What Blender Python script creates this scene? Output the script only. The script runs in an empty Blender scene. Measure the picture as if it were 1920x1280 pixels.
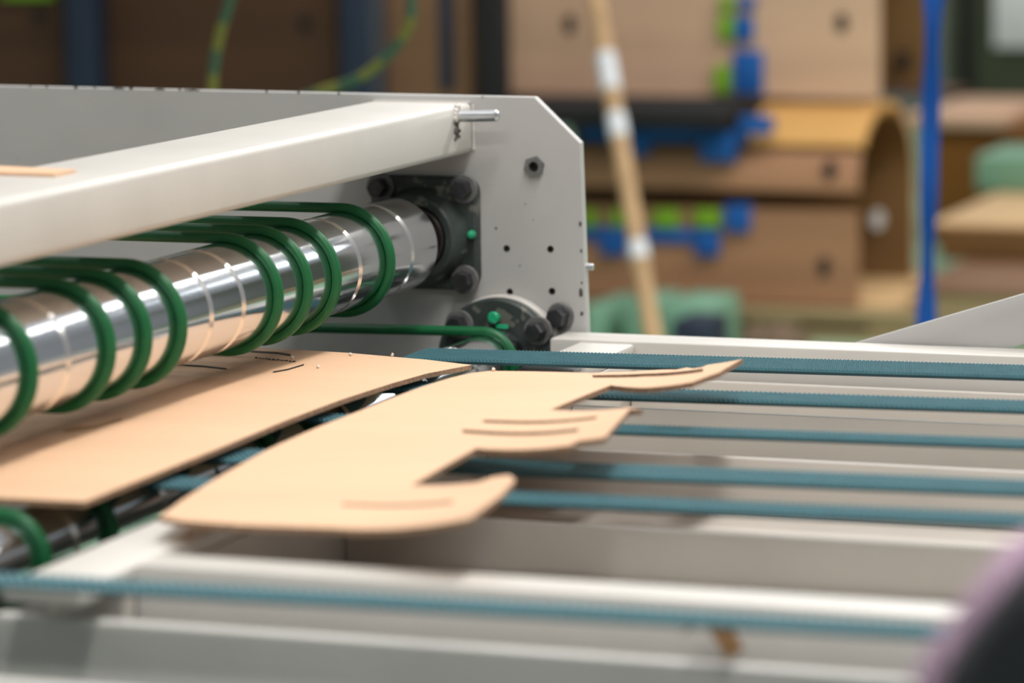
import bpy, bmesh, math, random
from mathutils import Vector, Matrix
from mathutils.geometry import delaunay_2d_cdt

random.seed(7)
S = bpy.context.scene
COL = S.collection
PI = math.pi

# ------------------------------------------------------------------ camera
F = 6576.0                                    # focal length in pixels of the 1920x1280 frame
cy_ = Vector((2440, -970, F)).normalized()    # machine's cross direction (Y) in camera space
cx_ = Vector((18000, 700, -F)); cx_ = (cx_ - cy_ * cx_.dot(cy_)).normalized()   # belt direction (X)
cz_ = cx_.cross(cy_)                          # up (Z)
def ray(u, v):
    c = Vector(((u - 960) / F, (v - 640) / F, 1.0))
    return Vector((c.dot(cx_), c.dot(cy_), c.dot(cz_)))
CAM = Vector((0, -(ray(801, 433) * 4.1).y, 1.2))
def onY(u, v, y): r = ray(u, v); return CAM + r * ((y - CAM.y) / r.y)
def onZ(u, v, z): r = ray(u, v); return CAM + r * ((z - CAM.z) / r.z)
def onX(u, v, x): r = ray(u, v); return CAM + r * ((x - CAM.x) / r.x)

cd = bpy.data.cameras.new('camera'); cam = bpy.data.objects.new('camera', cd); COL.objects.link(cam)
right = Vector((cx_.x, cy_.x, cz_.x)); up = -Vector((cx_.y, cy_.y, cz_.y)); back = -Vector((cx_.z, cy_.z, cz_.z))
M = Matrix((right, up, back)).transposed().to_4x4(); M.translation = CAM
cam.matrix_world = M
cd.sensor_width = 36.0; cd.lens = F * 36.0 / 1920.0
cd.clip_start = 0.05; cd.clip_end = 100
cd.dof.use_dof = True; cd.dof.focus_distance = 3.72; cd.dof.aperture_fstop = 3.2
S.camera = cam

# ------------------------------------------------------------------ world, lamps, exposure
w = bpy.data.worlds.new('hall_air'); S.world = w; w.use_nodes = True
bgn = w.node_tree.nodes['Background']; bgn.inputs[0].default_value = (0.93, 0.97, 1.0, 1); bgn.inputs[1].default_value = 0.27
def area(name, loc, sx, sy, power, col=(1, .97, .93), tgt=None):
    l = bpy.data.lights.new(name, 'AREA'); l.shape = 'RECTANGLE'; l.size = sx; l.size_y = sy; l.energy = power; l.color = col
    o = bpy.data.objects.new(name, l); COL.objects.link(o); o.location = loc
    d = (Vector(tgt) - Vector(loc)) if tgt else Vector((0, 0, -1))
    o.rotation_euler = d.to_track_quat('-Z', 'Y').to_euler()
    return o
area('lamp_row_light', (-0.42, -1.2, 3.6), 0.4, 3.4, 104)
area('lamp_row_light', (-3.0, -0.9, 3.9), 0.4, 3.2, 14)
area('lamp_row_light', (0.3, -4.8, 3.6), 3.4, 0.4, 95)
area('lamp_row_light', (-1.2, 2.0, 4.0), 3.0, 0.4, 80)
area('lamp_row_light', (1.4, 3.0, 4.0), 3.0, 0.4, 130)
area('window_light', (-1.5, 10.9, 4.2), 8.0, 1.1, 150, (.9, .96, 1), (-1.2, 0, 1.0))
area('lamp_row_light', (-1.0, 7.0, 4.4), 6.0, 0.25, 90)
S.view_settings.view_transform = 'Standard'; S.view_settings.look = 'None'
S.view_settings.exposure = 0.09; S.view_settings.gamma = 1.0; S.view_settings.use_curve_mapping = False

# ------------------------------------------------------------------ materials
def mat(name, col, rough=.5, metal=0.0, var=0.0, scale=20.0, bump=0.0, bscale=200.0, spots=None, stretch=(1, 1, 1), ior=1.45):
    m = bpy.data.materials.new(name); m.use_nodes = True
    nt = m.node_tree; b = nt.nodes['Principled BSDF']
    b.inputs['Base Color'].default_value = (*col, 1); b.inputs['Roughness'].default_value = rough; b.inputs['Metallic'].default_value = metal
    b.inputs['IOR'].default_value = ior
    tc = nt.nodes.new('ShaderNodeTexCoord'); mp = nt.nodes.new('ShaderNodeMapping'); mp.inputs['Scale'].default_value = stretch
    nt.links.new(tc.outputs['Object'], mp.inputs['Vector'])
    out = None
    if var:
        nz = nt.nodes.new('ShaderNodeTexNoise'); nz.inputs['Scale'].default_value = scale; nz.inputs['Detail'].default_value = 6
        nt.links.new(mp.outputs[0], nz.inputs['Vector'])
        mr = nt.nodes.new('ShaderNodeMapRange'); mr.inputs[1].default_value = .3; mr.inputs[2].default_value = .7
        mr.inputs[3].default_value = 1 - var; mr.inputs[4].default_value = 1 + var * .6
        nt.links.new(nz.outputs['Fac'], mr.inputs[0])
        mx = nt.nodes.new('ShaderNodeMix'); mx.data_type = 'RGBA'; mx.blend_type = 'MULTIPLY'; mx.inputs[0].default_value = 1
        mx.inputs[6].default_value = (*col, 1); nt.links.new(mr.outputs[0], mx.inputs[7])
        out = mx.outputs[2]
    if spots:
        sc, thr, scol = spots
        n2 = nt.nodes.new('ShaderNodeTexNoise'); n2.inputs['Scale'].default_value = sc; n2.inputs['Detail'].default_value = 3
        nt.links.new(tc.outputs['Object'], n2.inputs['Vector'])
        m2 = nt.nodes.new('ShaderNodeMapRange'); m2.inputs[1].default_value = thr; m2.inputs[2].default_value = thr + .035
        nt.links.new(n2.outputs['Fac'], m2.inputs[0])
        mx2 = nt.nodes.new('ShaderNodeMix'); mx2.data_type = 'RGBA'; nt.links.new(m2.outputs[0], mx2.inputs[0])
        if out: nt.links.new(out, mx2.inputs[6])
        else: mx2.inputs[6].default_value = (*col, 1)
        mx2.inputs[7].default_value = (*scol, 1); out = mx2.outputs[2]
    if out: nt.links.new(out, b.inputs['Base Color'])
    if bump:
        nb = nt.nodes.new('ShaderNodeTexNoise'); nb.inputs['Scale'].default_value = bscale; nb.inputs['Detail'].default_value = 3
        nt.links.new(mp.outputs[0], nb.inputs['Vector'])
        bp = nt.nodes.new('ShaderNodeBump'); bp.inputs['Strength'].default_value = bump; bp.inputs['Distance'].default_value = .001
        nt.links.new(nb.outputs['Fac'], bp.inputs['Height']); nt.links.new(bp.outputs[0], b.inputs['Normal'])
    return m
PAINT = mat('cream_paint', (.49, .48, .465), .42, var=.07, scale=6, spots=(60, .735, (.22, .2, .19)), bump=.12, bscale=90)
PAINT2 = mat('cream_paint_clean', (.60, .575, .535), .38, var=.05, scale=9, bump=.08, bscale=90)
GREYP = mat('grey_paint', (.53, .525, .50), .5, var=.05, scale=7)
BEIGE = mat('beige_paint', (.56, .52, .47), .5, var=.06, scale=7)
CHROME = mat('chrome', (.68, .70, .73), .14, 1.0, var=.06, scale=30, stretch=(1, .05, 1))
CHROME2 = mat('groove_chrome', (.85, .83, .8), .2, 1.0)
STEEL = mat('bright_steel', (.7, .71, .73), .3, 1.0, var=.1, scale=60)
DARKIRON = mat('dark_cast_iron', (.042, .054, .05), .5, var=.5, scale=22, spots=(45, .60, (.13, .13, .11)), bump=.4, bscale=250)
BOLT = mat('dark_bolt', (.05, .05, .055), .35, .5, var=.3, scale=80)
DUSTY = mat('dusty_washer', (.17, .17, .165), .6, .3, var=.3, scale=60)
RING = mat('bearing_ring', (.03, .025, .022), .4, .6)
NIP = mat('green_cap', (.01, .33, .15), .4)
GREEN = mat('green_polyurethane', (.006, .115, .036), .42, var=.08, scale=60)
TEAL = mat('teal_belt_rubber', (.047, .148, .176), .5, var=.12, scale=60)
TEAL_D = mat('teal_belt_backing', (.018, .055, .065), .6)
BOARD = mat('corrugated_liner', (.70, .452, .285), .62, var=.05, scale=14, stretch=(.15, 1, 1), bump=.15, bscale=60)
FLUTE = mat('corrugated_edge', (.33, .20, .12), .85, var=.4, scale=260)
INK = mat('black_print', (.03, .022, .018), .6)
CRUMB = mat('paper_crumb', (.75, .66, .55), .9)
RUST = mat('weld_scale', (.12, .1, .09), .7, .2, var=.5, scale=200)
PLY = mat('plywood', (.40, .20, .105), .65, var=.16, scale=3, stretch=(.3, 3, 3))
PLYD = mat('dark_plywood', (.085, .036, .016), .7, var=.22, scale=3, stretch=(.3, 3, 3))  # dark stain and the left shells' shade together in one colour
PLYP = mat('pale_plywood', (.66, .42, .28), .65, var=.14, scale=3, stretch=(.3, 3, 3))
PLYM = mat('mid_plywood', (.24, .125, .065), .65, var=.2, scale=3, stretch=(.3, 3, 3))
PLYB = mat('brown_and_shade_plywood', (.19, .10, .032), .65, var=.2, scale=3, stretch=(.3, 3, 3))  # die shells' inner shade put into the colour; also the brown slab
PLYT = mat('tan_plywood', (.72, .48, .24), .6, var=.08, scale=3)
PLYO = mat('dark_orange_card', (.22, .085, .01), .7, var=.15, scale=3)
PLYY = mat('lit_top_plywood', (.72, .40, .13), .6, var=.08, scale=4)  # plywood with the light on the shell's top put into its colour
TIMBER = mat('pallet_timber', (.34, .25, .13), .8, var=.2, scale=6, stretch=(.2, 2, 2))
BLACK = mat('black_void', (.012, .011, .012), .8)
SLATE = mat('slate_blue_paint', (.018, .028, .055), .5, var=.15, scale=6)
SLATE_L = mat('slate_edge_paint', (.06, .065, .08), .5)
BLUE_R = mat('blue_rubber', (.006, .10, .38), .6, var=.1, scale=20)
LIME_R = mat('lime_rubber', (.19, .40, .012), .6, var=.1, scale=20)
BLUE_S = mat('blue_webbing', (.002, .07, .36), .5, var=.05, scale=30)
STICK = mat('pale_wood', (.52, .33, .17), .6, var=.15, scale=8, stretch=(3, 3, .3))
TAPE = mat('white_tape', (.74, .76, .8), .5)
CABLE_Y = mat('yellow_cable_sheath', (.15, .15, .025), .5)
CABLE_G = mat('green_cable_sheath', (.04, .09, .05), .5)
MINT = mat('mint_floor_paint', (.25, .43, .28), .45, var=.08, scale=2)
MINTP = mat('mint_plastic', (.22, .42, .29), .5)
OLIVE = mat('olive_steel', (.075, .085, .05), .6, var=.2, scale=3)
WALLM = mat('hall_wall', (.30, .30, .29), .8, var=.15, scale=1.5)
WHITEP = mat('white_sheet', (.8, .82, .82), .5)
CLOTH = mat('black_cloth', (.012, .012, .016), .9, var=.2, scale=40, bump=.3, bscale=400)
MAUVE = mat('mauve_cloth', (.36, .24, .33), .9, var=.1, scale=30, bump=.3, bscale=400)

# ------------------------------------------------------------------ helpers
def obj(name, bm, m, parent=None, smooth=None):
    me = bpy.data.meshes.new(name)
    bmesh.ops.recalc_face_normals(bm, faces=bm.faces[:]) if smooth != 'keep' else None
    bm.to_mesh(me); bm.free()
    if any(p.use_smooth for p in me.polygons): me.set_sharp_from_angle(angle=math.radians(32))
    for x in (m if isinstance(m, (list, tuple)) else [m]): me.materials.append(x)
    o = bpy.data.objects.new(name, me); COL.objects.link(o)
    if parent: o.parent = parent
    return o
def empty(name, loc=(0, 0, 0)):
    o = bpy.data.objects.new(name, None); COL.objects.link(o); o.location = loc; o.empty_display_size = .05
    return o
def tag(o, label=None, cat=None, group=None, kind=None):
    if label: o['label'] = label
    if cat: o['category'] = cat
    if group: o['group'] = group
    if kind: o['kind'] = kind
    return o
def thing(name, label, cat, group=None, kind=None):
    return tag(empty(name), label, cat, group, kind)
def box(bm, x0, x1, y0, y1, z0, z1, bev=0.0, seg=2):
    vs = [bm.verts.new((x, y, z)) for x in (x0, x1) for y in (y0, y1) for z in (z0, z1)]
    fs = [(0, 1, 3, 2), (4, 6, 7, 5), (0, 4, 5, 1), (2, 3, 7, 6), (0, 2, 6, 4), (1, 5, 7, 3)]
    faces = [bm.faces.new([vs[i] for i in f]) for f in fs]
    if bev:
        es = list({e for f in faces for e in f.edges})
        r = bmesh.ops.bevel(bm, geom=es, offset=bev, segments=seg, affect='EDGES', profile=.5)
        for f in r['faces']: f.smooth = True
    return vs
def boxbm(*a, **k):
    bm = bmesh.new(); box(bm, *a, **k); return bm
def frame_of(d):
    d = Vector(d).normalized(); a = Vector((0, 0, 1)) if abs(d.z) < .9 else Vector((1, 0, 0))
    u = a.cross(d).normalized(); v = d.cross(u); return u, v, d
def lathe(bm, c, axis, prof, n=48, mats=None):
    """prof: list of (t, r) along axis from c; smooth sides, sharp where flagged by repeated points"""
    u, v, d = frame_of(axis); c = Vector(c); rings = []
    for t, r in prof:
        if r < 1e-6: rings.append([bm.verts.new(c + d * t)])
        else: rings.append([bm.verts.new(c + d * t + (u * math.cos(2 * PI * k / n) + v * math.sin(2 * PI * k / n)) * r) for k in range(n)])
    for i in range(len(rings) - 1):
        a, b = rings[i], rings[i + 1]
        flat = abs(prof[i][0] - prof[i + 1][0]) < 1e-6
        for k in range(n):
            k2 = (k + 1) % n
            if len(a) == 1 and len(b) == 1: continue
            if len(a) == 1: f = bm.faces.new((a[0], b[k], b[k2]))
            elif len(b) == 1: f = bm.faces.new((a[k], b[0], a[k2]))
            else: f = bm.faces.new((a[k], b[k], b[k2], a[k2]))
            f.smooth = not flat
            if mats: f.material_index = mats[i]
def rod(c0, c1, r, n=24, bev=0.0):
    bm = bmesh.new(); L = (Vector(c1) - Vector(c0)).length
    p = [(0, 0), (0, r - bev), (0, r - bev), (bev, r), (bev, r), (L - bev, r), (L - bev, r), (L, r - bev), (L, r - bev), (L, 0)] if bev else [(0, 0), (0, r), (0, r), (L, r), (L, r), (L, 0)]
    q = []
    for t in p:
        q.append(t)
    # drop exact duplicate faces by skipping zero-length spans
    u, v, d = frame_of(Vector(c1) - Vector(c0)); c = Vector(c0)
    rings = []
    for t, rr in q:
        rings.append([bm.verts.new(c + d * t)] if rr < 1e-6 else [bm.verts.new(c + d * t + (u * math.cos(2 * PI * k / n) + v * math.sin(2 * PI * k / n)) * rr) for k in range(n)])
    for i in range(len(rings) - 1):
        a, b = rings[i], rings[i + 1]
        if q[i] == q[i + 1]: continue
        flat = abs(q[i][0] - q[i + 1][0]) < 1e-9
        for k in range(n):
            k2 = (k + 1) % n
            if len(a) == 1: f = bm.faces.new((a[0], b[k], b[k2]))
            elif len(b) == 1: f = bm.faces.new((a[k], b[0], a[k2]))
            else: f = bm.faces.new((a[k], b[k], b[k2], a[k2]))
            f.smooth = not flat
    return bm
def sweep(path, prof, closed=False, side=None, smooth=True):
    """sweep a closed 2-D profile [(a,b)] along a path; side = fixed binormal (profile a axis) or None"""
    bm = bmesh.new(); n = len(path); P = [Vector(p) for p in path]; rings = []
    prev = None
    for i in range(n):
        t = (P[(i + 1) % n] - P[i - 1]) if (closed or 0 < i < n - 1) else (P[1] - P[0] if i == 0 else P[-1] - P[-2])
        t.normalize()
        if side is not None: a = Vector(side)
        else:
            a = prev - t * prev.dot(t) if prev is not None else frame_of(t)[0]
            a.normalize(); prev = a
        b = a.cross(t).normalized()
        rings.append([bm.verts.new(P[i] + a * p[0] + b * p[1]) for p in prof])
    m = len(prof)
    for i in range(n if closed else n - 1):
        A, B = rings[i], rings[(i + 1) % n]
        for k in range(m):
            f = bm.faces.new((A[k], A[(k + 1) % m], B[(k + 1) % m], B[k])); f.smooth = smooth
    if not closed:
        bm.faces.new(rings[0]); bm.faces.new(rings[-1])
    return bm
def circ(r, n=14): return [(r * math.cos(2 * PI * k / n), r * math.sin(2 * PI * k / n)) for k in range(n)]
def spline(pts, n=12):
    P = [Vector(p) for p in pts]; out = []
    for i in range(len(P) - 1):
        p0 = P[max(i - 1, 0)]; p1 = P[i]; p2 = P[i + 1]; p3 = P[min(i + 2, len(P) - 1)]
        for k in range(n):
            t = k / n
            out.append(.5 * ((2 * p1) + (p2 - p0) * t + (2 * p0 - 5 * p1 + 4 * p2 - p3) * t * t + (3 * p1 - p0 - 3 * p2 + p3) * t ** 3))
    out.append(P[-1]); return out
def prism(poly, y0, y1, bev=0.0):
    """polygon of (x,z) extruded along Y"""
    bm = bmesh.new()
    a = [bm.verts.new((x, y0, z)) for x, z in poly]; b = [bm.verts.new((x, y1, z)) for x, z in poly]
    bm.faces.new(a); bm.faces.new(b)
    n = len(poly)
    for i in range(n): bm.faces.new((a[i], a[(i + 1) % n], b[(i + 1) % n], b[i]))
    bmesh.ops.recalc_face_normals(bm, faces=bm.faces[:])
    if bev:
        r = bmesh.ops.bevel(bm, geom=bm.edges[:], offset=bev, segments=2, affect='EDGES', profile=.5)
        for f in r['faces']: f.smooth = True
    return bm
def hexbm(c, axis, r, h, rot=0.0):
    bm = bmesh.new(); u, v, d = frame_of(axis); c = Vector(c)
    def ring(t, rr): return [bm.verts.new(c + d * t + (u * math.cos(rot + k * PI / 3) + v * math.sin(rot + k * PI / 3)) * rr) for k in range(6)]
    a, b, e = ring(0, r), ring(h * .82, r), ring(h, r * .86)
    bm.faces.new(a); bm.faces.new(e)
    for A, B in ((a, b), (b, e)):
        for k in range(6): bm.faces.new((A[k], A[(k + 1) % 6], B[(k + 1) % 6], B[k]))
    return bm
def add_bolt(parent, c, axis, r, h, wash=1.45, m=None):
    """hex bolt (part) with its washer (sub-part)"""
    d = Vector(axis).normalized(); c = Vector(c)
    o = obj('bolt', hexbm(c + d * h * .25, axis, r, h, random.random()), m or BOLT, parent)
    if wash: obj('washer', rod(c, c + d * h * .25, r * wash, 20, h * .05), DUSTY, o)
    return o

# ------------------------------------------------------------------ hall: floor and walls
tag(obj('floor', boxbm(-9, 7, -7, 11, -.05, 0), MINT), 'mint green painted hall floor', 'floor', kind='structure')
tag(obj('wall_back', boxbm(-9, 2.2, 11, 11.15, 0, 6), WALLM), 'dim far hall wall', 'wall', kind='structure')

# ------------------------------------------------------------------ side plate and upper beam (one welded frame)
fr = thing('sheet_feeder', 'cream painted steel side plate with chamfered corner and welded crossbeam', 'feeder')
pts = [onY(u, v, 0) for u, v in ((0, 158), (1002, 182), (1088, 268), (1101, 615))]
poly = [(-3.0, pts[0].z + .005), (pts[1].x, pts[1].z), (pts[2].x, pts[2].z), (pts[3].x, pts[3].z), (pts[3].x, .0), (-3.0, .0)]
PT = .012
plate = obj('side_plate', prism(poly, 0, PT, .0012), PAINT, fr)
# drilled holes
cut = bmesh.new(); HOLES = [(950, 466, .0042), (1032, 467, .0042), (956, 547, .0040), (1035, 546, .0042), (1003, 312, .0062)]
for u, v, r in HOLES:
    p = onY(u, v, 0); lathe(cut, (p.x, -.02, p.z), (0, 1, 0), [(0, 0), (0, r), (.029, r), (.029, 0)], 16)
bmesh.ops.recalc_face_normals(cut, faces=cut.faces[:])
cme = bpy.data.meshes.new('cut'); cme.materials.append(RUST); cut.to_mesh(cme); cut.free(); co = bpy.data.objects.new('cut', cme); COL.objects.link(co)
md = plate.modifiers.new('holes', 'BOOLEAN'); md.operation = 'DIFFERENCE'; md.object = co; md.solver = 'EXACT'; md.material_mode = 'TRANSFER'
bpy.context.view_layer.update()
nm = bpy.data.meshes.new_from_object(plate.evaluated_get(bpy.context.evaluated_depsgraph_get()))
plate.modifiers.clear(); plate.data = nm; nm.polygons.foreach_set('use_smooth', [False] * len(nm.polygons)); bpy.data.objects.remove(co)
# nut welded round the upper hole: a hex ring
p = onY(1003, 312, 0); bm = bmesh.new()
ro, ri = .0125, .0062
A = [bm.verts.new((p.x + ro * math.cos(.3 + k * PI / 9), 0, p.z + ro * math.sin(.3 + k * PI / 9))) for k in range(18)]
def hexr(a): a = (a % (PI / 3)) - PI / 6; return math.cos(PI / 6) / math.cos(a)
for k, q in enumerate(A):
    a = k * PI / 9; rr = ro * hexr(a); q.co = (p.x + rr * math.cos(.3 + a), .0, p.z + rr * math.sin(.3 + a))
B = [bm.verts.new((q.co.x, -.006, q.co.z)) for q in A]
Ci = [bm.verts.new((p.x + ri * math.cos(.3 + k * PI / 9), -.006, p.z + ri * math.sin(.3 + k * PI / 9))) for k in range(18)]
Di = [bm.verts.new((q.co.x, 0, q.co.z)) for q in Ci]
for L1, L2 in ((A, B), (B, Ci), (Ci, Di)):
    for k in range(18): bm.faces.new((L1[k], L1[(k + 1) % 18], L2[(k + 1) % 18], L2[k]))
tag(obj('hex_nut', bm, DUSTY, plate), 'steel nut around upper hole')
# stud poking out past the right edge
p = onY(1101, 500, PT / 2)
obj('edge_stud', rod((p.x - .003, PT / 2, p.z), (p.x + .008, PT / 2, p.z), .0038, 12, .001), STEEL, plate)
# paint chips on the right edge and top edge of the plate: small bare-metal flakes
def chip(u, v, w_, h_, par):
    c = onY(u, v, 0); bm = bmesh.new(); n = 9
    vs = [bm.verts.new((c.x + w_ * math.cos(2 * PI * k / n) * random.uniform(.6, 1), -.0004, c.z + h_ * math.sin(2 * PI * k / n) * random.uniform(.6, 1))) for k in range(n)]
    ws = [bm.verts.new((q.co.x, .0004, q.co.z)) for q in vs]
    bm.faces.new(vs); bm.faces.new(ws)
    for k in range(n): bm.faces.new((vs[k], vs[(k + 1) % n], ws[(k + 1) % n], ws[k]))
    obj('paint_chip', bm, RUST, par)
for a in ((1089, 548, .0035, .007), (1091, 588, .0025, .004), (1088, 420, .0022, .004), (1090, 470, .0016, .003), (930, 428, .002, .0022),
          (890, 352, .0015, .0015), (975, 498, .0012, .0012), (1000, 412, .001, .001), (985, 382, .0012, .001), (1091, 530, .0015, .002)): chip(*a, plate)
zt = lambda u: 158 + (u) * 24 / 1002
for u, w_ in ((57, .002), (88, .0015), (142, .003), (178, .0015), (222, .009), (246, .003), (300, .009), (337, .002), (360, .012), (500, .002), (560, .002), (635, .002), (905, .0015)):
    chip(u, zt(u) + 2.0, w_, .0008 + random.random() * .0014, plate)

bx0, bx1 = onY(694, 180, 0).x, onY(888, 285, 0).x
bz0, bz1 = onY(888, 286, 0).z, onY(888, 192, 0).z
beam = obj('crossbeam', boxbm(bx0, bx1, -2.55, 0.0, bz0, bz1, bev=.007, seg=3), PAINT2, fr)
# weld seam beam-to-plate
bm = bmesh.new()
for k in range(40):
    z = bz0 + .004 + (bz1 - bz0 - .008) * k / 39
    bmesh.ops.create_icosphere(bm, subdivisions=1, radius=.0019, matrix=Matrix.Translation((bx1 + .0005, -.0015, z)))
for k in range(80):
    x = bx0 + .006 + (bx1 - bx0 - .01) * k / 79
    bmesh.ops.create_icosphere(bm, subdivisions=1, radius=.0019, matrix=Matrix.Translation((x, -.0015, bz1)))
for f in bm.faces: f.smooth = True
obj('weld_bead', bm, PAINT2, fr)
# lifting pin
pa = onX(856, 218, bx1)
pin = obj('lifting_pin', rod(pa, pa + Vector((.052, 0, .0015)), .0068, 20, .003), STEEL, beam)
bm = bmesh.new()
for k in range(26):
    a = random.uniform(0, 2 * PI); r = random.uniform(.003, .011)
    bmesh.ops.create_icosphere(bm, subdivisions=1, radius=random.uniform(.002, .0045), matrix=Matrix.Translation(pa + Vector((.0005, r * math.cos(a), r * math.sin(a) * .9 + .003))))
for f in bm.faces: f.smooth = True
obj('weld_blob', bm, PAINT2, pin)
bm = bmesh.new()
for k in range(14):
    bmesh.ops.create_icosphere(bm, subdivisions=1, radius=random.uniform(.0015, .0035), matrix=Matrix.Translation(pa + Vector((.0003, random.uniform(-.007, .006), random.uniform(-.026, -.006)))))
tag(obj('weld_spatter', bm, RUST, pin), 'dark burnt weld spatter below the pin')

# ------------------------------------------------------------------ belt table frame
ZR = onY(1060, 620, 0).z
tf = thing('belt_table', 'cream painted steel belt table frame with rails, crossbars and ribs', 'belt table')
XR = 0.75
def tubebar(name, x0, x1, y0, y1, z0, z1, m=PAINT2, b=.003, par=None): return obj(name, boxbm(x0, x1, y0, y1, z0, z1, bev=b), m, par or tf)
xl = onY(1064, 620, 0).x
tubebar('side_rail', xl, XR, -.062, -.004, ZR - .10, ZR)
tubebar('side_rail', -1.223, XR, -1.345, -1.298, ZR - .085, ZR)
cb0, cb1 = onZ(1000, 688, ZR).x, -1.226
tubebar('crossbar', -1.296, -1.229, -1.43, -.062, ZR - .018, ZR - .003)
tubebar('end_panel', -1.237, -1.228, -1.333, -.062, .535, ZR - .018, BEIGE, .001)
tubebar('crossbar', .25, .33, -1.30, -.062, ZR - .07, ZR - .012)
for (yy, nm_) in ((-.062 - .022, 0), (-.285, 1), (-.545, 2), (-.913, 3)):
    tubebar('support_rib', -1.227, .25, yy, yy + .012, .543, .60, BEIGE, .002)
tubebar('added_bed_plate', -2.6, -1.31, -1.86, -.062, .36, .368, mat('added_bed_dark_paint', (.16, .145, .13), .6), .001)  # added pan, keeps the green floor out of the roller's reflection
tubebar('lower_tray', -1.228, .25, -1.345, -.062, .535, .543, BEIGE, .001)
tubebar('end_panel', -1.237, -1.228, -1.333, -.062, .30, .485, BEIGE, .001)  # added panel, blocks the floor from the thin roller's reflection
tubebar('apron_panel', -1.326, XR, -1.600, -1.575, .30, .602, GREYP, .004)
tubebar('apron_panel', -1.326, XR, -1.392, -1.375, .18, .602, GREYP, .004)
tubebar('end_panel', -1.302, -1.226, -1.345, -1.335, .45, ZR - .020, BEIGE, .001)
for x in (-1.19, .5):
    for y in (-1.32, -.035):
        tubebar('leg', x - .03, x + .03, y - .02, y + .02, 0, ZR - .09, BEIGE)
# the rising guard plate beyond the far rail
g = [onY(u, v, .012) for u, v in ((1588, 646), (1920, 549), (1920, 643), (1850, 664))]
dx = (g[1] - g[0]) ; e1 = g[1] + dx * 1.2; e2 = g[2] + dx * 1.2
poly = [(g[0].x, g[0].z), (e1.x, e1.z), (e2.x, e2.z), (g[3].x, g[3].z), (g[3].x + .0, g[3].z - .03), (g[0].x, g[0].z - .03)]
gp = obj('guard_plate', prism(poly, .0, .01, .001), PAINT, tf)

# ------------------------------------------------------------------ rollers
BX, BZ, BR = onY(745, 457, -.09).x, onY(745, 457, -.09).z, .054
LX, LZ, LR = -1.404, .609, .034
def roller(name, label, x, z, r, y_far, y_near, grooves, gw, gd, n=72, shaft=.02):
    t = thing(name, label, 'roller')
    bm = bmesh.new(); u, v, d = frame_of((0, -1, 0))
    prof = [(0, 0), (0, r - .002), (.002, r)]; mats = [0, 0]
    for gy in sorted(grooves, reverse=True):
        s = (y_far - gy)
        prof += [(s - gw, r), (s - gw * .45, r - gd), (s + gw * .45, r - gd), (s + gw, r)]; mats += [0, 1, 1, 1]
    L = y_far - y_near
    prof += [(L - .002, r), (L, r - .002), (L, 0)]; mats += [0, 0, 0]
    lathe(bm, (x, y_far, z), (0, -1, 0), prof, n, mats)
    obj('drum', bm, [CHROME, CHROME2], t)
    obj('shaft', rod((x, -.004, z), (x, -1.95, z), shaft, 24), STEEL, t)
    return t
GP = [-.177 - .0757 * k for k in range(17)]
roller('drive_roller', 'large grooved chrome roller under the cream crossbeam', BX, BZ, BR, -.100, -1.88, GP, .0052, .0035)
LG = [-.085, -.19, -.335, -.40, -.55, -.640, -.75, -.82, -.87, -.985, -1.10, -1.16, -1.225]
roller('idler_roller', 'thin grooved chrome roller beneath the cardboard sheets', LX, LZ, LR, -.035, -1.88, LG, .005, .003, 48, .014)

# ------------------------------------------------------------------ flange bearings
fb = thing('square_flange_bearing', 'black square four-bolt flange bearing holding the large chrome roller', 'bearing')
fc = onY(803, 434, 0); FX, FZ = BX, BZ
FX, FZ = (fc.x, fc.z); hs = .066
bm = bmesh.new(); box(bm, FX - hs, FX + hs, -.016, -.0005, FZ - hs, FZ + hs)
es = [e for e in bm.edges if abs(e.verts[0].co.y - e.verts[1].co.y) > .01]
bmesh.ops.bevel(bm, geom=es, offset=.018, segments=5, affect='EDGES', profile=.5)
es = [e for e in bm.edges if e.verts[0].co.y < -.015 and e.verts[1].co.y < -.015]
bmesh.ops.bevel(bm, geom=es, offset=.003, segments=2, affect='EDGES', profile=.5)
obj('housing_flange', bm, DARKIRON, fb)
bm = bmesh.new(); lathe(bm, (BX, -.012, BZ), (0, -1, 0), [(0, .060), (.012, .056), (.026, .050), (.028, .047), (.028, .040), (.016, .039), (.016, .030)], 48)
obj('housing_boss', bm, DARKIRON, fb)
bm = bmesh.new(); lathe(bm, (BX, -.026, BZ), (0, -1, 0), [(0, .039), (.012, .037), (.014, .034), (.03, .033), (.034, .030), (.034, .0195)], 40)
obj('inner_ring', bm, RING, fb)
for sx in (-1, 1):
    for sz in (-1, 1):
        add_bolt(fb, (FX + sx * .052, -.016, FZ + sz * .053), (0, -1, 0), .0118, .016)
q = onY(880, 441, -.022)
nb = bmesh.new(); lathe(nb, (q.x, -.012, q.z), (0.25, -1, .1), [(0, .005), (.01, .005), (.012, .0038), (.02, .0038), (.022, 0)], 14)
tag(obj('grease_nipple', nb, NIP, fb), 'small green grease nipple cap')

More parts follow.
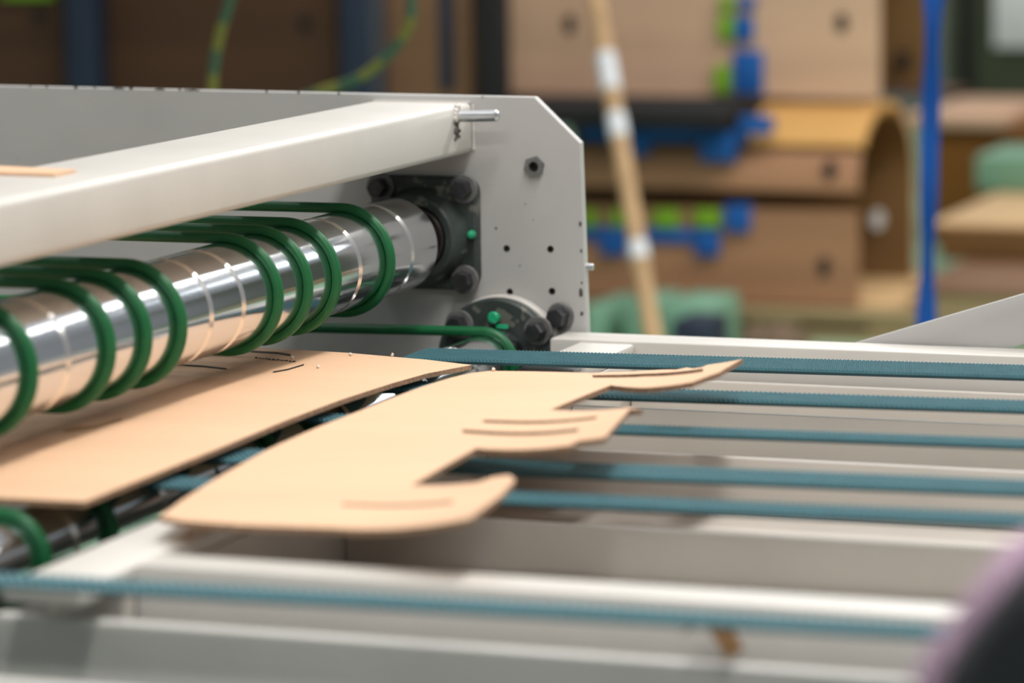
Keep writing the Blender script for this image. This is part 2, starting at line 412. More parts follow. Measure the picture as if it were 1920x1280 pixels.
rb = thing('round_flange_bearing', 'dark round flange bearing on cream disc holding the thin chrome roller', 'bearing')
rc = onY(944, 668, 0)
RX, RZ = rc.x, rc.z
obj('backing_disc', rod((RX + .003, -.001, RZ), (RX + .003, -.016, RZ), .074, 72, .002), PAINT2, rb)
bm = bmesh.new(); lathe(bm, (RX, -.016, RZ), (0, -1, 0), [(0, 0), (0, .0715), (.010, .0715), (.0125, .069), (.0125, .034), (.015, .030), (.016, .028), (.016, .0)], 72)
obj('housing_flange', bm, DARKIRON, rb)
for u, v in ((1004, 622), (856, 610), (1000, 742), (868, 742)):
    p = onY(u, v, -.040); add_bolt(rb, (p.x, -.0285, p.z), (0, -1, 0), .0118, .018)
q = onY(932, 596, -.03)
nb = bmesh.new(); lathe(nb, (q.x, -.028, q.z), (0, -1, .15), [(0, .004), (.008, .004), (.010, .007), (.016, .007), (.018, .005), (.018, 0)], 14)
gn = tag(obj('grease_nipple', nb, NIP, rb), 'bright green grease nipple cap')
obj('cap_strap', boxbm(q.x + .002, q.x + .017, -.040, -.037, q.z - .011, q.z - .006, bev=.0008), NIP, gn)
# lone bolt on the plate behind the disc
p = onY(1052, 592, 0); add_bolt(plate, (p.x, 0, p.z), (0, -1, 0), .0125, .02, 1.3).name = 'plate_bolt'

# ------------------------------------------------------------------ green round belts
def green_loop(y, cx, cz, rr, xrear, zr_rear, rear_r, wob=0.0, sag=0.0):
    P = []; br = .0058
    R = rr + br - .002
    for k in range(25):                    # over the front of the roller, top to bottom
        a = PI / 2 - PI * k / 24; P.append((cx + R * math.cos(a), y, cz + R * math.sin(a)))
    n = 14
    for k in range(1, n): P.append((cx + (xrear - cx) * k / n, y + wob * math.sin(PI * k / n), cz - R + (zr_rear - rear_r - cz + R) * k / n - sag * math.sin(PI * k / n)))
    for k in range(17):
        a = -PI / 2 - PI * k / 16; P.append((xrear + rear_r * math.cos(a), y, zr_rear + rear_r * math.sin(a)))
    for k in range(1, n): P.append((xrear + (cx - xrear) * k / n, y + wob * math.sin(PI * k / n), zr_rear + rear_r + (cz + R - zr_rear - rear_r) * k / n - sag * math.sin(PI * k / n) * .5))
    return sweep(P, circ(br, 14), closed=True)
names = {1: 'green round belt nearest the black square bearing on large chrome roller', 3: 'green round belt second from the square bearing on large roller',
         4: 'green round belt in middle of far trio on large roller', 5: 'green round belt at near side of far trio on large roller',
         8: 'green round belt at far side of middle trio on large roller', 9: 'green round belt in middle of central trio on large roller',
         10: 'green round belt at near side of central trio on large roller', 12: 'green round belt standing alone near left edge on large roller',
         13: 'green round belt cut by left picture edge on large roller'}
for k, lb in names.items():
    y = GP[k]
    tag(obj('round_drive_belt', green_loop(y, BX, BZ, BR, -2.45, BZ, .0578), GREEN), lb, 'belt', 'green belts around the large roller')
lows = {-.085: 'green round belt crossing over thin roller beside round bearing', -.40: 'green round belt on thin roller between cardboard sheets, farthest',
        -.640: 'green round belt in dark gap between sheets, farther of the pair', -.75: 'green round belt in dark gap between sheets, nearer of the pair',
        -1.10: 'green round belt on thin roller below near cardboard corner', -1.225: 'green round belt on thin roller at lower left picture edge'}
for y, lb in lows.items():
    zr = .600
    tag(obj('round_drive_belt', green_loop(y, LX, LZ, LR, -2.45, zr, .03), GREEN), lb, 'belt', 'green belts around the thin roller')
# rear rollers the belts return on
for nm_, lb, z, r in (('return_roller', 'upper chrome return roller behind the green belts', BZ, .052), ('return_roller', 'lower chrome return roller behind the green belts', .6, .0245)):
    tag(obj(nm_, rod((-2.45, -.002, z), (-2.45, -1.95, z), r, 32), CHROME), lb, 'roller')

# ------------------------------------------------------------------ teal flat belts with pyramid tread
def flat_belt(y0, y1, label, tread=True, per=.0042, xe=.36):
    t = thing('flat_conveyor_belt', label, 'conveyor belt', 'teal belts of the belt table')
    th = .0028; R = LR + th / 2 + .0006; yc = (y0 + y1) / 2; w_ = abs(y1 - y0)
    P = []; RISE = .011
    for k in range(20):
        a = -PI / 2 - PI * k / 19; P.append((LX + R * math.cos(a), yc, LZ + R * math.sin(a)))
    n = 10
    for k in range(1, n): P.append((LX + (xe - LX) * k / n, yc, LZ + R + RISE * (xe - LX) * k / n))
    ex, RE, ez = xe, .08, LZ + R + RISE * (xe - LX) - .08
    for k in range(20):
        a = PI / 2 - PI * k / 19; P.append((ex + RE * math.cos(a), yc, ez + RE * math.sin(a)))
    for k in range(1, n): P.append((ex + (-1.27 - ex) * k / n, yc, ez - RE))
    P += [(-1.30, yc, ez - RE + .006), (-1.36, yc, LZ - R - .028)]
    hw = w_ / 2; prof = [(-hw, -th / 2), (hw, -th / 2), (hw, th / 2), (-hw, th / 2)]
    o = obj('belt_band', sweep(P, prof, closed=True, side=(0, 1, 0), smooth=False), TEAL_D, t)
    # tread on the top run and half round the roller
    V, Fc = [], []
    h = .0028; nx = int(1.76 / per); ny = max(4, int(w_ / per)); py = w_ / ny
    arc = R * PI * .55
    def pos(s, y, e):          # s: length along the outside from the roller's crown, negative = round the roller
        ro = R + th / 2 + e
        if s >= 0: return (LX + s, y, LZ + ro + RISE * s)
        a = PI / 2 - s / R; return (LX + ro * math.cos(a), y, LZ + ro * math.sin(a))
    i0 = -int(arc / per)
    for j in range(ny):
        off = (j % 4) * per * .25
        for i in range(i0, nx):
            s = i * per + off; ya = y0 + j * py; b = len(V)
            m_ = per * .06
            V += [pos(s + m_, ya, 0), pos(s + per - m_, ya, 0), pos(s + per - m_, ya + py, 0), pos(s + m_, ya + py, 0),
                  pos(s + per * .35, ya + py * .2, h), pos(s + per * .65, ya + py * .2, h), pos(s + per * .65, ya + py * .8, h), pos(s + per * .35, ya + py * .8, h)]
            Fc += [(b, b + 1, b + 5, b + 4), (b + 1, b + 2, b + 6, b + 5), (b + 2, b + 3, b + 7, b + 6), (b + 3, b, b + 4, b + 7), (b + 4, b + 5, b + 6, b + 7)]
    me = bpy.data.meshes.new('tread'); me.from_pydata(V, [], Fc); me.materials.append(TEAL)
    tr = bpy.data.objects.new('tread', me); COL.objects.link(tr); tr.parent = t; tag(tr, kind='stuff')
    return t
flat_belt(-.312, -.235, 'sharp wide teal belt nearest the far white rail')
flat_belt(-.520, -.464, 'teal belt emerging under the torn curled cardboard flap', per=.005)
flat_belt(-.717, -.682, 'narrow teal belt third from the far white rail', per=.005)
flat_belt(-.946, -.888, 'blurred teal belt in the open notch of the cardboard', per=.006)
flat_belt(-1.078, -1.036, 'blurred teal belt past the nearest cardboard flap', per=.006)
flat_belt(-1.486, -1.450, 'very blurred teal belt in front of the near white rail', per=.008)

# ------------------------------------------------------------------ cardboard sheets
def inside(p, poly):
    c = False; n = len(poly); x, y = p
    for i in range(n):
        x1, y1 = poly[i]; x2, y2 = poly[i - 1]
        if (y1 > y) != (y2 > y) and x < (x2 - x1) * (y - y1) / (y2 - y1) + x1: c = not c
    return c
def hit(u, v, f):
    z = .65
    for _ in range(14):
        p = onZ(u, v, z); z = .5 * z + .5 * f(p.x, p.y)
    return onZ(u, v, z)
def dens(pts, step):
    out = []
    n = len(pts)
    for i in range(n):
        a, b = Vector(pts[i]), Vector(pts[(i + 1) % n]); k = max(1, int((b - a).length / step))
        for j in range(k): out.append(tuple(a + (b - a) * j / k))
    return out
def sheet(outer, holes, f, thick, grid=.022, flute=0.0):
    loops = [dens(outer, .012)] + [dens(h, .012) for h in holes]
    V, E = [], []
    for lp in loops:
        b = len(V); V += [Vector(p) for p in lp]; E += [(b + i, b + (i + 1) % len(lp)) for i in range(len(lp))]
    xs = [p[0] for p in outer]; ys = [p[1] for p in outer]
    x = min(xs)
    while x < max(xs):
        y = min(ys)
        while y < max(ys):
            if inside((x, y), loops[0]) and not any(inside((x, y), h) for h in loops[1:]): V.append(Vector((x, y)))
            y += grid
        x += grid
    vv, ee, ff, *_ = delaunay_2d_cdt(V, E, [], 0, 1e-6)
    bm = bmesh.new()
    top = [bm.verts.new((p.x, p.y, f(p.x, p.y))) for p in vv]; bot = [bm.verts.new((p.x, p.y, f(p.x, p.y) - thick)) for p in vv]
    edgec = {}
    for t in ff:
        c = ((vv[t[0]].x + vv[t[1]].x + vv[t[2]].x) / 3, (vv[t[0]].y + vv[t[1]].y + vv[t[2]].y) / 3)
        if not inside(c, loops[0]) or any(inside(c, h) for h in loops[1:]): continue
        fa = bm.faces.new([top[i] for i in t]); fb_ = bm.faces.new([bot[i] for i in reversed(t)])
        fa.smooth = fb_.smooth = True
        for i in range(3):
            e = (t[i], t[(i + 1) % 3]); edgec[e] = 1
    for a, b in edgec:
        if (b, a) not in edgec:
            q = bm.faces.new((top[b], top[a], bot[a], bot[b])); q.material_index = 1
    bmesh.ops.delete(bm, geom=[v for v in bm.verts if not v.link_faces], context='VERTS')
    return bm
TH = .0050
# leading sheet with flaps and slots
def f2(x, y):
    a = max(0.0, 1 - ((y + .74) / .47) ** 2)
    z = .6540 + .015 * a + .045 * max(0, x + 1.30)
    if y > -.50: z += 5.0 * max(0, x + 1.13) ** 2 * min(1, (y + .50) / .12)
    else: z += .9 * max(0, x + 1.09) ** 2
    return z
out_px = [(298, 967), (340, 976), (460, 984), (620, 989), (780, 987), (880, 972), (966, 899), (955, 890), (925, 894), (896, 904), (771, 910),
          (893, 840), (1066, 835), (1086, 826), (1134, 820), (1180, 768), (1204, 767), (1180, 764), (1032, 768),
          (1145, 722), (1211, 727), (1298, 717), (1325, 707), (1349, 699), (1393, 671), (1381, 670), (1322, 681), (1240, 693), (1110, 699), (1000, 696), (919, 695),
          (884, 699), (845, 708), (790, 725), (740, 744), (677, 769), (590, 803), (501, 843), (400, 900), (340, 938)]
o2 = [tuple(hit(u, v, f2).xy) for u, v in out_px]
slits = [[(905, 787), (1120, 780), (1118, 785), (907, 792)], [(866, 805), (1085, 803), (1083, 809), (868, 811)],
         [(1110, 703), (1210, 700), (1318, 691), (1318, 697), (1210, 706), (1112, 708)], [(640, 943), (850, 938), (848, 943), (642, 947)]]
h2 = [[tuple(hit(u, v, f2).xy) for u, v in s] for s in slits]
s2 = tag(obj('cardboard_sheet', sheet(o2, h2, f2, TH), [BOARD, FLUTE]), 'die-cut brown cardboard blank with slotted flaps lying on teal belts', 'cardboard')
# following sheet
def f1(x, y):
    a = max(0.0, 1 - ((y + .80) / .55) ** 2)
    return .6580 + .005 * a - .010 * max(0, -1.50 - x)
out1 = [(158, 940), (300, 884), (420, 836), (541, 786), (640, 749), (736, 718), (800, 700), (884, 684), (800, 674), (650, 661), (482, 652)]
o1 = [tuple(hit(u, v, f1).xy) for u, v in out1]
yb = o1[-1][1]; yn = hit(0, 933, f1).y
o1 += [(-2.2, yb + .02), (-2.2, yn), (hit(0, 933, f1).x, yn)]
s1 = tag(obj('cardboard_sheet', sheet(o1, [], f1, TH), [BOARD, FLUTE]), 'plain brown cardboard sheet with black print feeding out under chrome roller', 'cardboard')
def strip_on(name, pix, f, wpx, par, m, lift=.0006):
    """flat print stroke laid on a sheet"""
    bm = bmesh.new(); rows = []
    n = 6
    for i in range(len(pix) - 1):
        for k in range(n + (1 if i == len(pix) - 2 else 0)):
            t = k / n; u = pix[i][0] + (pix[i + 1][0] - pix[i][0]) * t; v = pix[i][1] + (pix[i + 1][1] - pix[i][1]) * t
            a = hit(u, v - wpx / 2, f); b = hit(u, v + wpx / 2, f)
            rows.append((bm.verts.new((a.x, a.y, f(a.x, a.y) + lift)), bm.verts.new((b.x, b.y, f(b.x, b.y) + lift))))
    for i in range(len(rows) - 1): bm.faces.new((rows[i][0], rows[i][1], rows[i + 1][1], rows[i + 1][0]))
    return obj(name, bm, m, par)
strip_on('print_line', [(332, 684), (380, 687), (425, 692)], f1, 2.2, s1, INK)
strip_on('print_line', [(512, 698), (540, 693), (570, 684)], f1, 2.2, s1, INK)
strip_on('print_line', [(470, 659), (520, 662), (545, 666)], f1, 3.0, s1, INK)
strip_on('print_line', [(442, 656), (440, 664)], f1, 2.0, s1, INK)
u = 478
while u < 552:
    wd = random.uniform(3, 7); v = 671 + (u - 478) * .10
    strip_on('print_text', [(u, v), (u + wd, v + random.uniform(-.6, .8))], f1, random.uniform(1.0, 2.4), s1, INK); u += wd + random.uniform(1.5, 3)
u = 405
while u < 432:
    wd = random.uniform(3, 5); v = 664 + (u - 405) * .12
    strip_on('print_text', [(u, v), (u + wd, v + .5)], f1, 1.5, s1, INK); u += wd + 2
strip_on('print_smudge', [(120, 808), (180, 800), (228, 786)], f1, 4.0, s1, mat('faded_print', (.42, .24, .11), .6))
# scrap on the beam, crumbs
c4 = [onZ(u, v, bz1 + .0015) for u, v in ((-60, 311), (143, 321), (103, 329), (-60, 324))]
bm = bmesh.new(); a = [bm.verts.new(p) for p in c4]; b = [bm.verts.new(p + Vector((0, 0, .003))) for p in c4]
bm.faces.new(a); bm.faces.new(b)
for k in range(4): bm.faces.new((a[k], a[(k + 1) % 4], b[(k + 1) % 4], b[k]))
for q in bm.verts: q.co.z -= .0013
tag(obj('cardboard_offcut', bm, BOARD), 'thin cardboard offcut lying on the white crossbeam', 'cardboard scrap')
for i, (u, v, f, lb) in enumerate(((597, 690, f1, 'pale paper crumb on sheet under big roller'), (657, 667, f1, 'paper crumb at far edge of printed sheet'),
                      (548, 673, f1, 'paper crumb beside the black print'), (736, 668, f1, 'paper crumb on pale part of printed sheet'), (925, 696, f2, 'paper crumb on far edge of slotted blank'))):
    p = hit(u, v, f); bm = bmesh.new(); bmesh.ops.create_icosphere(bm, subdivisions=1, radius=.0022, matrix=Matrix.Translation(p + Vector((0, 0, .0018))))
    for q in bm.verts: q.co += Vector((random.uniform(-1, 1), random.uniform(-1, 1), random.uniform(-.4, .4))) * .0008
    tag(obj('paper_crumb', bm, CRUMB), lb, 'crumb', 'paper crumbs on the sheets')

# ------------------------------------------------------------------ foreground: scrap and dark bundle
bm = bmesh.new(); rows = []
cc = onY(1322, 1200, -1.385); cc.z = .604
for i in range(9):
    t = i / 8; a = .75 + 2.25 * t
    px = cc.x - .014 + .034 * t; pz = cc.z + .030 * math.sin(a)
    rows.append([bm.verts.new((px + .004 * j, cc.y - .014 + .010 * j, pz + .002 * j)) for j in range(3)])
for i in range(8):
    for j in range(2): bm.faces.new((rows[i][j], rows[i + 1][j], rows[i + 1][j + 1], rows[i][j + 1]))
r = bmesh.ops.solidify(bm, geom=bm.faces[:], thickness=.003)
tag(obj('curled_scrap', bm, mat('brown_scrap', (.30, .17, .07), .8, var=.3, scale=80)), 'curled brown cardboard scrap by the nearest teal belt', 'cardboard scrap')

# ------------------------------------------------------------------ background: rack of curved die shells
YB = 4.35
def bg(u, v, y=YB): return onY(u, v, y)
def shell(x0, x1, yf, z0, z1, depth, th, m, name, par, keep=None, rr=.5, edge=None):
    """curved plywood shell: front leg, rounded top, back leg; axis along X"""
    H = z1 - z0; R = depth / 2; rt = H * rr; pts_ = []
    for k in range(13): pts_.append((0.0, z0 + (H - rt) * k / 12, 0))
    for k in range(1, 33):
        a = PI * k / 32; pts_.append((R - R * math.cos(a), z0 + H - rt + rt * math.sin(a), 0 if k < 6 else (1 if k < 22 else 2)))
    for k in range(1, 9): pts_.append((depth, z0 + (H - rt) * (1 - k / 8), 2))
    if keep: pts_ = [q for q in pts_ if keep(q)]
    bm = bmesh.new(); rows = []
    for i, q in enumerate(pts_):
        j0, j1 = pts_[max(i - 1, 0)], pts_[min(i + 1, len(pts_) - 1)]
        t = Vector((j1[0] - j0[0], j1[1] - j0[1])).normalized(); nn = Vector((t.y, -t.x)) * th
        rows.append([bm.verts.new((x0, yf + q[0], q[1])), bm.verts.new((x1, yf + q[0], q[1])), bm.verts.new((x1, yf + q[0] + nn.x, q[1] + nn.y)), bm.verts.new((x0, yf + q[0] + nn.x, q[1] + nn.y))])
    for i in range(len(rows) - 1):
        for k in range(4):
            f = bm.faces.new((rows[i][k], rows[i][(k + 1) % 4], rows[i + 1][(k + 1) % 4], rows[i + 1][k])); f.smooth = k in (0, 2); f.material_index = 1 if (edge and k == 1) else 0
    bm.faces.new(rows[0]); bm.faces.new(rows[-1])
    return obj(name, bm, [m, edge] if edge else m, par)
def rubber(par, u0, u1, v0, v1, m, y=YB, name='rubber_block', d=.02):
    a, b = bg(u0, v1, y), bg(u1, v0, y)
    return obj(name, boxbm(a.x, b.x, y - d, y + .03, a.z, b.z, bev=.002), m, par)
def hole(par, u, v, y=YB, r=.015, sy=1.6, m=None):
    p = bg(u, v, y - .004); bm = bmesh.new(); lathe(bm, (p.x, y - .004, p.z), (0, 1, 0), [(0, 0), (0, r), (.012, r), (.012, 0)], 16)
    for q in bm.verts: q.co.z = p.z + (q.co.z - p.z) * sy
    return obj('bolt_hole', bm, m or BLACK, par)

# pallet under the stack
zp = bg(1400, 572).z
PX0, PX1 = bg(990, 590).x, bg(1725, 590).x
pal = thing('timber_pallet', 'olive timber pallet under the stack of die shells', 'pallet')
for k in range(4): obj('deck_board', boxbm(PX0, PX1, YB - .04 + k * .19, YB + .11 + k * .19, zp - .028, zp, bev=.003), TIMBER, pal)
for k in range(2): obj('base_board', boxbm(PX0, PX1, YB - .04 + k * .57, YB + .11 + k * .57, .001, .023, bev=.003), TIMBER, pal)
for k in range(4):
    xx = PX0 + (PX1 - PX0 - .12) * k / 3
    for yy in (YB - .03, YB + .54): obj('pallet_block', boxbm(xx, xx + .12, yy, yy + .13, .023, zp - .028, bev=.003), TIMBER, pal)

# lower shell: two front panels with a gap, top coloured as lit, back coloured as shaded
DG = 'curved cutting dies on the rack'
d1 = thing('die_shell', 'lower curved plywood die shell with lime rubber row and yellow top', 'die shell', DG)
XS = bg(945, 400).x; xe = bg(1608, 400).x; xt = xe
zt_ = bg(1500, 232, YB + .0).z + .035; z0 = zp + .008
tag(obj('plywood_sheet', boxbm(bg(1500, 560).x, bg(1728, 560).x, YB + .03, YB + .70, zp + .0005, zp + .0075, bev=.001), PLYT), 'tan plywood sheet on the pallet under the open shell end', 'plywood')
zsp = bg(1400, 374).z
shell(XS, xe, YB, z0, zt_, .58, .018, PLY, 'front_panel', d1, lambda q: q[2] == 0 and q[1] < zsp - .004, .42)
shell(XS, xe, YB, z0, zt_, .58, .018, PLY, 'upper_panel', d1, lambda q: q[2] == 0 and q[1] > zsp + .004, .42)
shell(bg(1388, 215).x, xt, YB, z0, zt_, .58, .018, PLYY, 'top_panel', d1, lambda q: q[2] == 1, .42, PLYY)
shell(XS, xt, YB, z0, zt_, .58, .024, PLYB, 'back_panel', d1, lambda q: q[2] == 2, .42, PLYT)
hole(d1, 1545, 500); hole(d1, 1555, 318)
ph = bg(1645, 415, YB + .5); hole(d1, 1645, 412, YB + .54, .016, 1.6, WHITEP)
for u0, u1 in ((1098, 1122), (1150, 1172), (1229, 1275), (1306, 1352)): rubber(d1, u0, u1, 392, 424, LIME_R)
rubber(d1, 1090, 1352, 430, 450, BLUE_R, name='rubber_strip', d=.012)
rubber(d1, 1128, 1175, 432, 476, BLUE_R); rubber(d1, 1306, 1350, 432, 478, BLUE_R); rubber(d1, 1362, 1408, 384, 432, BLUE_R)
rubber(d1, 1092, 1400, 244, 262, BLUE_R, name='rubber_strip', d=.016)
rubber(d1, 1318, 1380, 245, 300, BLUE_R, d=.028); rubber(d1, 1165, 1215, 248, 290, BLUE_R); rubber(d1, 1392, 1446, 218, 250, BLUE_R, d=.028)
# spacer and upper shell
YU = YB + .20
zu = bg(1400, 181, YU).z
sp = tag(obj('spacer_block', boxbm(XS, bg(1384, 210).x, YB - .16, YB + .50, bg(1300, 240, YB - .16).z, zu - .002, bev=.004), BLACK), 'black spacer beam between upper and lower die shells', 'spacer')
d2 = thing('die_shell', 'upper pale curved plywood die shell with column of lime and blue rubber', 'die shell', DG)
xu = bg(1648, 100, YU).x; xl_ = bg(905, 90).x; zu1 = zu + .42
shell(xl_, xu, YU, zu, zu1, .50, .018, PLYP, 'front_panel', d2, lambda q: q[2] == 0, .42)
shell(xl_, xu, YU, zu, zu1, .50, .018, PLYP, 'top_panel', d2, lambda q: q[2] == 1, .42)
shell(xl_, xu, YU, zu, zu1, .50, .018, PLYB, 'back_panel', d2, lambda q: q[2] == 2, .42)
hole(d2, 1068, 45, YU); hole(d2, 1578, 43, YU); hole(d2, 1693, 113, YU + .46, .016, 1.5)
for u0, u1, v0, v1, m in ((1352, 1378, -8, 16, LIME_R), (1350, 1378, 28, 72, LIME_R), (1342, 1372, 122, 174, LIME_R),
                          (1386, 1418, -8, 14, BLUE_R), (1382, 1414, 30, 76, BLUE_R), (1378, 1432, 95, 174, BLUE_R)): rubber(d2, u0, u1, v0, v1, m, YU)
# a ledge that carries the open end of the upper shell
tag(obj('support_plank', boxbm(bg(1385, 210).x + .01, bg(1728, 186, YU).x, YU + .32, YU + .50, zt_ + .002, zu - .002, bev=.003), PLYD), 'dark plank wedged beneath the right end of upper die shell', 'plank')

# dim shells and posts at the left
zl0, zl1 = bg(400, 330).z, bg(400, -140).z
rk = thing('storage_rack', 'dark steel storage rack with posts behind the machine', 'rack')
def post(u0, u1, y, m, z1=1.25): 
    a, b = bg(u0, 90, y), bg(u1, 90, y); return obj('post', boxbm(a.x, b.x, y, y + .07, 0, z1, bev=.004), m, rk)
YP = YB - .10
post(638, 690, YP, SLATE); post(692, 708, YP + .01, SLATE_L); post(893, 938, YP, BLACK); post(122, 180, YP, SLATE)
xa, xb = bg(-260, 90).x, bg(893, 90).x
obj('shelf', boxbm(xa, xb, YB - .02, YB + .62, zl0 - .03, zl0 - .002, bev=.003), SLATE, rk)
obj('shelf', boxbm(xa, xb, YB - .30, YB + .62, 1.25, 1.28, bev=.003), SLATE, rk)  # unseen deck added overhead to shade the left shells
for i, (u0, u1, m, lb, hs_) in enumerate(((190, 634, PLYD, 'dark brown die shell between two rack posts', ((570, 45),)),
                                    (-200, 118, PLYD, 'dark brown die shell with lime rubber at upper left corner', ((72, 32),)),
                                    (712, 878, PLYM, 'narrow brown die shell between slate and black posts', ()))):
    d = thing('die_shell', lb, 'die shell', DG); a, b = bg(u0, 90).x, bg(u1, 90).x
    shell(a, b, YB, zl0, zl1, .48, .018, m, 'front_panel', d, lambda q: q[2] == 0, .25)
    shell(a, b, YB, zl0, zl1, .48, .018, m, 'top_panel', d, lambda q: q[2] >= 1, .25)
    for h in hs_: hole(d, *h)
    if i == 1: rubber(d, 10, 105, -20, -3, LIME_R)
    if i == 2:
        rubber(d, 828, 850, -20, 168, SLATE, name='batten', d=.012)

# earth cables hanging in front of the rack
def cable(pix, y, lb, rest):
    t = thing('earth_cable', lb, 'cable', 'yellow and green cables before the rack')
    P = spline([bg(u, v, yy) for u, v, yy in pix], 10); n = len(P); k = 0; seg = 9
    i = 0
    while i < n - 1:
        j = min(i + seg, n - 1)
        obj('sheath_stripe', sweep(P[i:j + 1], circ(.0085, 12)), CABLE_Y if k % 2 == 0 else CABLE_G, t); i = j; k += 1
    return t
YC = 1.6
cable([(520, -900, YC), (470, -160, YC), (448, -60, YC), (430, 5, YC), (412, 65, YC), (402, 120, YC), (398, 170, YC), (396, 260, YC), (390, 420, YC)], YC, 'yellow green cable hanging straight at left of slate post', None)
cable([(740, -900, YC), (760, -200, YC), (772, -90, YC), (771, 0, YC), (766, 50, YC), (735, 96, YC), (690, 136, YC), (645, 158, YC), (600, 172, YC), (540, 200, YC), (500, 260, YC)], YC, 'yellow green cable curving across the slate post', None)

# leaning stick with white tape
YS = 3.3
st = thing('leaning_pole', 'pale wooden pole with white tape bands leaning before die shells', 'pole')
pa_, pb_ = onY(1108, -60, 4.13), onY(1226, 640, 3.55)
dv = (pb_ - pa_); base = pa_ + dv * ((pa_.z - .0) / (pa_.z - pb_.z))
obj('shaft', rod(pa_ - dv * .25, base, .0205, 20, .003), STICK, st)
def band(v0, v1):
    f_ = lambda v: pa_ + dv * ((v + 60) / 700)
    obj('tape_band', rod(f_(v0), f_(v1), .0225, 20, .001), TAPE, st)
band(112, 182); band(228, 272); band(466, 496)

# blue strap: flat webbing with a slow twist
YW = 2.2
ws = bmesh.new(); rows = []
for i in range(41):
    t = i / 40; v = -120 + 800 * t; uc = 1752 - 18 * t
    hw = (17 - 3 * t + 2.2 * math.sin(7 * PI * t)) ; a = onY(uc - hw, v, YW); b = onY(uc + hw, v, YW); tw = .012 * math.sin(5 * t * PI)
    rows.append([ws.verts.new((a.x, YW - tw, a.z)), ws.verts.new((b.x, YW + tw, b.z)), ws.verts.new((b.x, YW + tw + .006, b.z)), ws.verts.new((a.x, YW - tw + .006, a.z))])
lo = [ws.verts.new((q.co.x, q.co.y, 0.002)) for q in rows[-1]]; rows.append(lo)
hi = [ws.verts.new((q.co.x, q.co.y, 3.2)) for q in rows[0]]; rows.insert(0, hi)
for i in range(len(rows) - 1):
    for k in range(4):
        f = ws.faces.new((rows[i][k], rows[i][(k + 1) % 4], rows[i + 1][(k + 1) % 4], rows[i + 1][k])); f.smooth = k in (0, 2)
ws.faces.new(rows[0]); ws.faces.new(rows[-1])
tag(obj('webbing_strap', ws, BLUE_S), 'vivid blue vertical webbing strap hanging right of the die shells', 'strap')

# stacked slabs at the right behind the strap
def slab(name, lb, u0, u1, vb, vt, vtop, y, m, cat='board', x1=None):
    """front face rows vt..vb at depth y, top face up to vtop"""
    a, b = bg(u0, vb, y), bg(u1, vt, y); zt2 = bg(u0, vt, y).z; zb2 = a.z
    yb = onZ(u0, vtop, zt2).y
    return tag(obj(name, boxbm(a.x, x1 or b.x, y, yb, zb2, zt2, bev=.004), m), lb, cat)
a = bg(1720, 560, 4.5)
zA = bg(1800, 575, 4.35).z; zB = bg(1800, 545, 4.35).z
tag(obj('plywood_slab', boxbm(bg(1700, 560, 4.35).x, 1.2, 4.35, 5.6, .12, zB, bev=.004), PLYM), 'lowest brown plywood slab at right behind blue strap', 'plywood')
tag(obj('timber_bearer', boxbm(bg(1740, 600, 4.35).x, 1.2, 4.36, 4.5, .001, .119, bev=.004), TIMBER), 'timber bearer on the floor under right-hand plywood slabs', 'timber')
zC = onY(1800, 498, 4.75).z
tag(obj('plywood_slab', boxbm(bg(1640, 560, 4.75).x + .12, 1.2, 4.95, 5.7, zB + .001, onY(1800, 428, 4.95).z, bev=.004), PLYB), 'dark brown plywood slab in middle of right-hand pile', 'plywood')
zD = onY(1800, 428, 4.95).z
tag(obj('plywood_slab', boxbm(bg(1740, 560, 4.95).x, 1.2, 4.95, 6.15, zD + .001, zD + .012, bev=.003), PLYT), 'bright tan plywood sheet topping the right-hand pile', 'plywood')
zE = zD + .013
tag(obj('machine_cabinet', boxbm(bg(1850, 320, 5.9).x, 1.0, 5.75, 6.1, zE, onY(1860, 288, 5.8).z, bev=.01), MINTP), 'mint green box standing on the right-hand plywood pile', 'box')
tag(obj('cardboard_carton', boxbm(onY(1745, 280, 6.4).x, 1.2, 6.4, 7.0, .001, onY(1800, 238, 6.4).z, bev=.006), PLYO), 'dark orange carton beyond the right-hand plywood pile', 'carton')
tag(obj('plywood_slab', boxbm(onY(1690, 200, 6.3).x, onY(1880, 200, 6.3).x, 6.35, 7.1, onY(1800, 238, 6.4).z + .001, onY(1800, 232, 6.3).z + .02, bev=.004), PLYP), 'pale board lying on the dark orange carton', 'plywood')
gc = thing('green_cabinet', 'tall dark olive green machine cabinet at upper right', 'cabinet')
x0 = onY(1772, 100, 7.6).x
obj('cabinet_body', boxbm(x0, 2.6, 7.6, 8.3, .001, 2.6, bev=.01), OLIVE, gc)
obj('door_seam', boxbm(onY(1800, 100, 7.6).x, onY(1826, 100, 7.6).x, 7.585, 7.60, .05, 2.5, bev=.003), BLACK, gc)
a, b = onY(1866, 88, 7.6), onY(2050, -60, 7.6)
bm = boxbm(a.x, b.x, 7.57, 7.60, a.z, b.z, bev=.004)  # flat white put in for a soft bright highlight
tag(obj('highlight_panel', bm, WHITEP, gc), 'white panel standing for a blurred highlight')

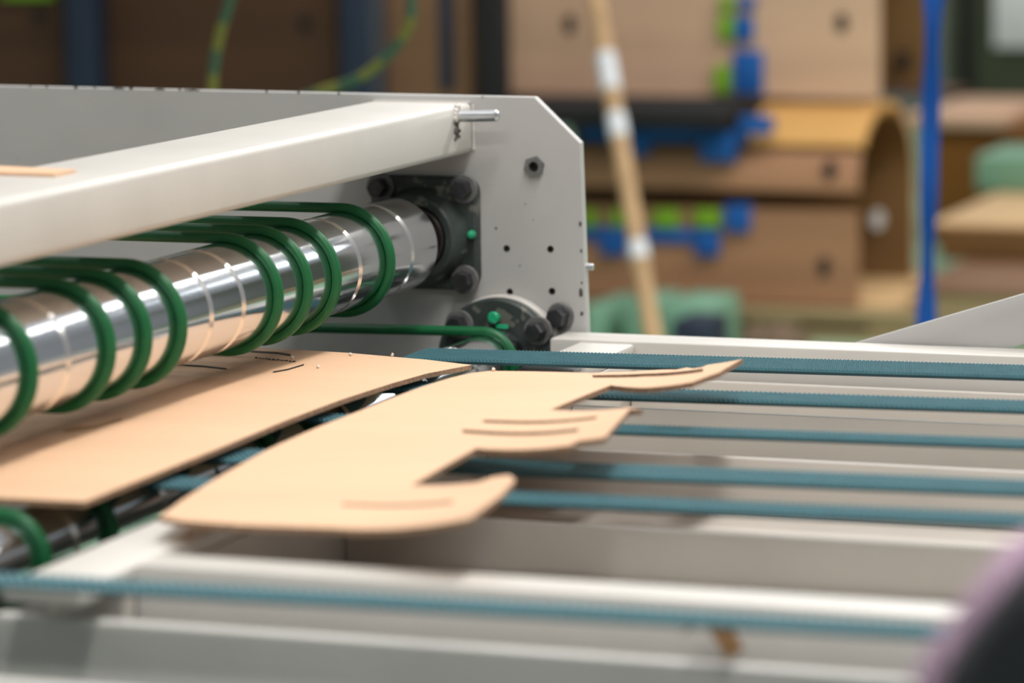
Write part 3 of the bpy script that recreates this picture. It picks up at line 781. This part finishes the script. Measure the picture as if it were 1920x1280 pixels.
# things on the floor under the stack, seen just above the far rail
def crate(u0, u1, v0, y, m, lb, nm_='plastic_crate', cat='crate', z0=.001, d=.25):
    a = bg(u0, 600, y); b = bg(u1, 600, y); return tag(obj(nm_, boxbm(a.x, b.x, y, y + d, z0, bg(u0, v0, y).z, bev=.008), m), lb, cat)
crate(1096, 1133, 572, 3.9, MINTP, 'mint green crate beside the chamfered side plate')
crate(1168, 1222, 566, 3.9, MINTP, 'mint green crate left of the leaning pole foot')
crate(1238, 1330, 568, 3.9, MINTP, 'wide mint green crate right of the leaning pole foot')
crate(1258, 1330, 600, 3.7, SLATE, 'low dark blue tray before the wide mint crate', 'tool_tray', 'tray', d=.15)
# a rounded brown sack
p = onZ(1450, 668, 0); bm = bmesh.new(); bmesh.ops.create_uvsphere(bm, u_segments=24, v_segments=14, radius=1)
for q in bm.verts:
    q.co = Vector((p.x + q.co.x * .085 * (1 + .08 * math.sin(5 * q.co.y)), p.y + q.co.y * .07, max(.002, .035 + q.co.z * .042 + .006 * math.sin(7 * q.co.x))))
for f in bm.faces: f.smooth = True
tag(obj('brown_sack', bm, mat('brown_sacking', (.17, .115, .075), .9, var=.2, scale=20)), 'rounded brown sack on the mint floor before the pallet', 'sack')

# near-camera bundle of black and mauve cloth hung on the near apron, bottom right corner
def bundle(px, y, m, name, par, thick):
    P = [onY(u, v, y) for u, v in px]; cx0 = sum(p.x for p in P) / len(P); cz0 = sum(p.z for p in P) / len(P)
    bm = bmesh.new(); rings = []
    for k in range(9):
        a = PI * k / 8 - PI / 2; s_ = .72 + .28 * math.cos(a); yy = y + thick * math.sin(a)
        rings.append([bm.verts.new((cx0 + (p.x - cx0) * s_, yy + .004 * math.sin(9 * p.z * 30), cz0 + (p.z - cz0) * s_)) for p in P])
    n = len(P)
    for i in range(8):
        for k in range(n):
            f = bm.faces.new((rings[i][k], rings[i][(k + 1) % n], rings[i + 1][(k + 1) % n], rings[i + 1][k])); f.smooth = True
    bm.faces.new(rings[0]); bm.faces.new(rings[-1])
    return obj(name, bm, m, par)
jk = thing('work_jacket', 'blurred black and mauve cloth jacket in the bottom right corner', 'jacket')
YJ = -2.02
bundle([tuple(p) for p in spline([(u, v, 0) for u, v in ((2000, 1005), (1930, 1040), (1880, 1110), (1835, 1165), (1800, 1220), (1790, 1300), (1800, 1500), (1850, 1750), (2100, 1750), (2160, 1300), (2100, 1040))], 3)] and
       [(p[0], p[1]) for p in spline([(u, v, 0) for u, v in ((2000, 1005), (1930, 1040), (1880, 1110), (1835, 1165), (1800, 1220), (1790, 1300), (1800, 1500), (1850, 1750), (2100, 1750), (2160, 1300), (2100, 1040))], 3)], YJ, CLOTH, 'jacket_body', jk, .07)
bundle([(p[0], p[1]) for p in spline([(u, v, 0) for u, v in ((1990, 985), (1900, 1010), (1840, 1080), (1790, 1150), (1745, 1210), (1728, 1300), (1740, 1500), (1800, 1740), (2050, 1740), (2100, 1300), (2060, 1020))], 3)], YJ + .05, MAUVE, 'jacket_lining', jk, .06)
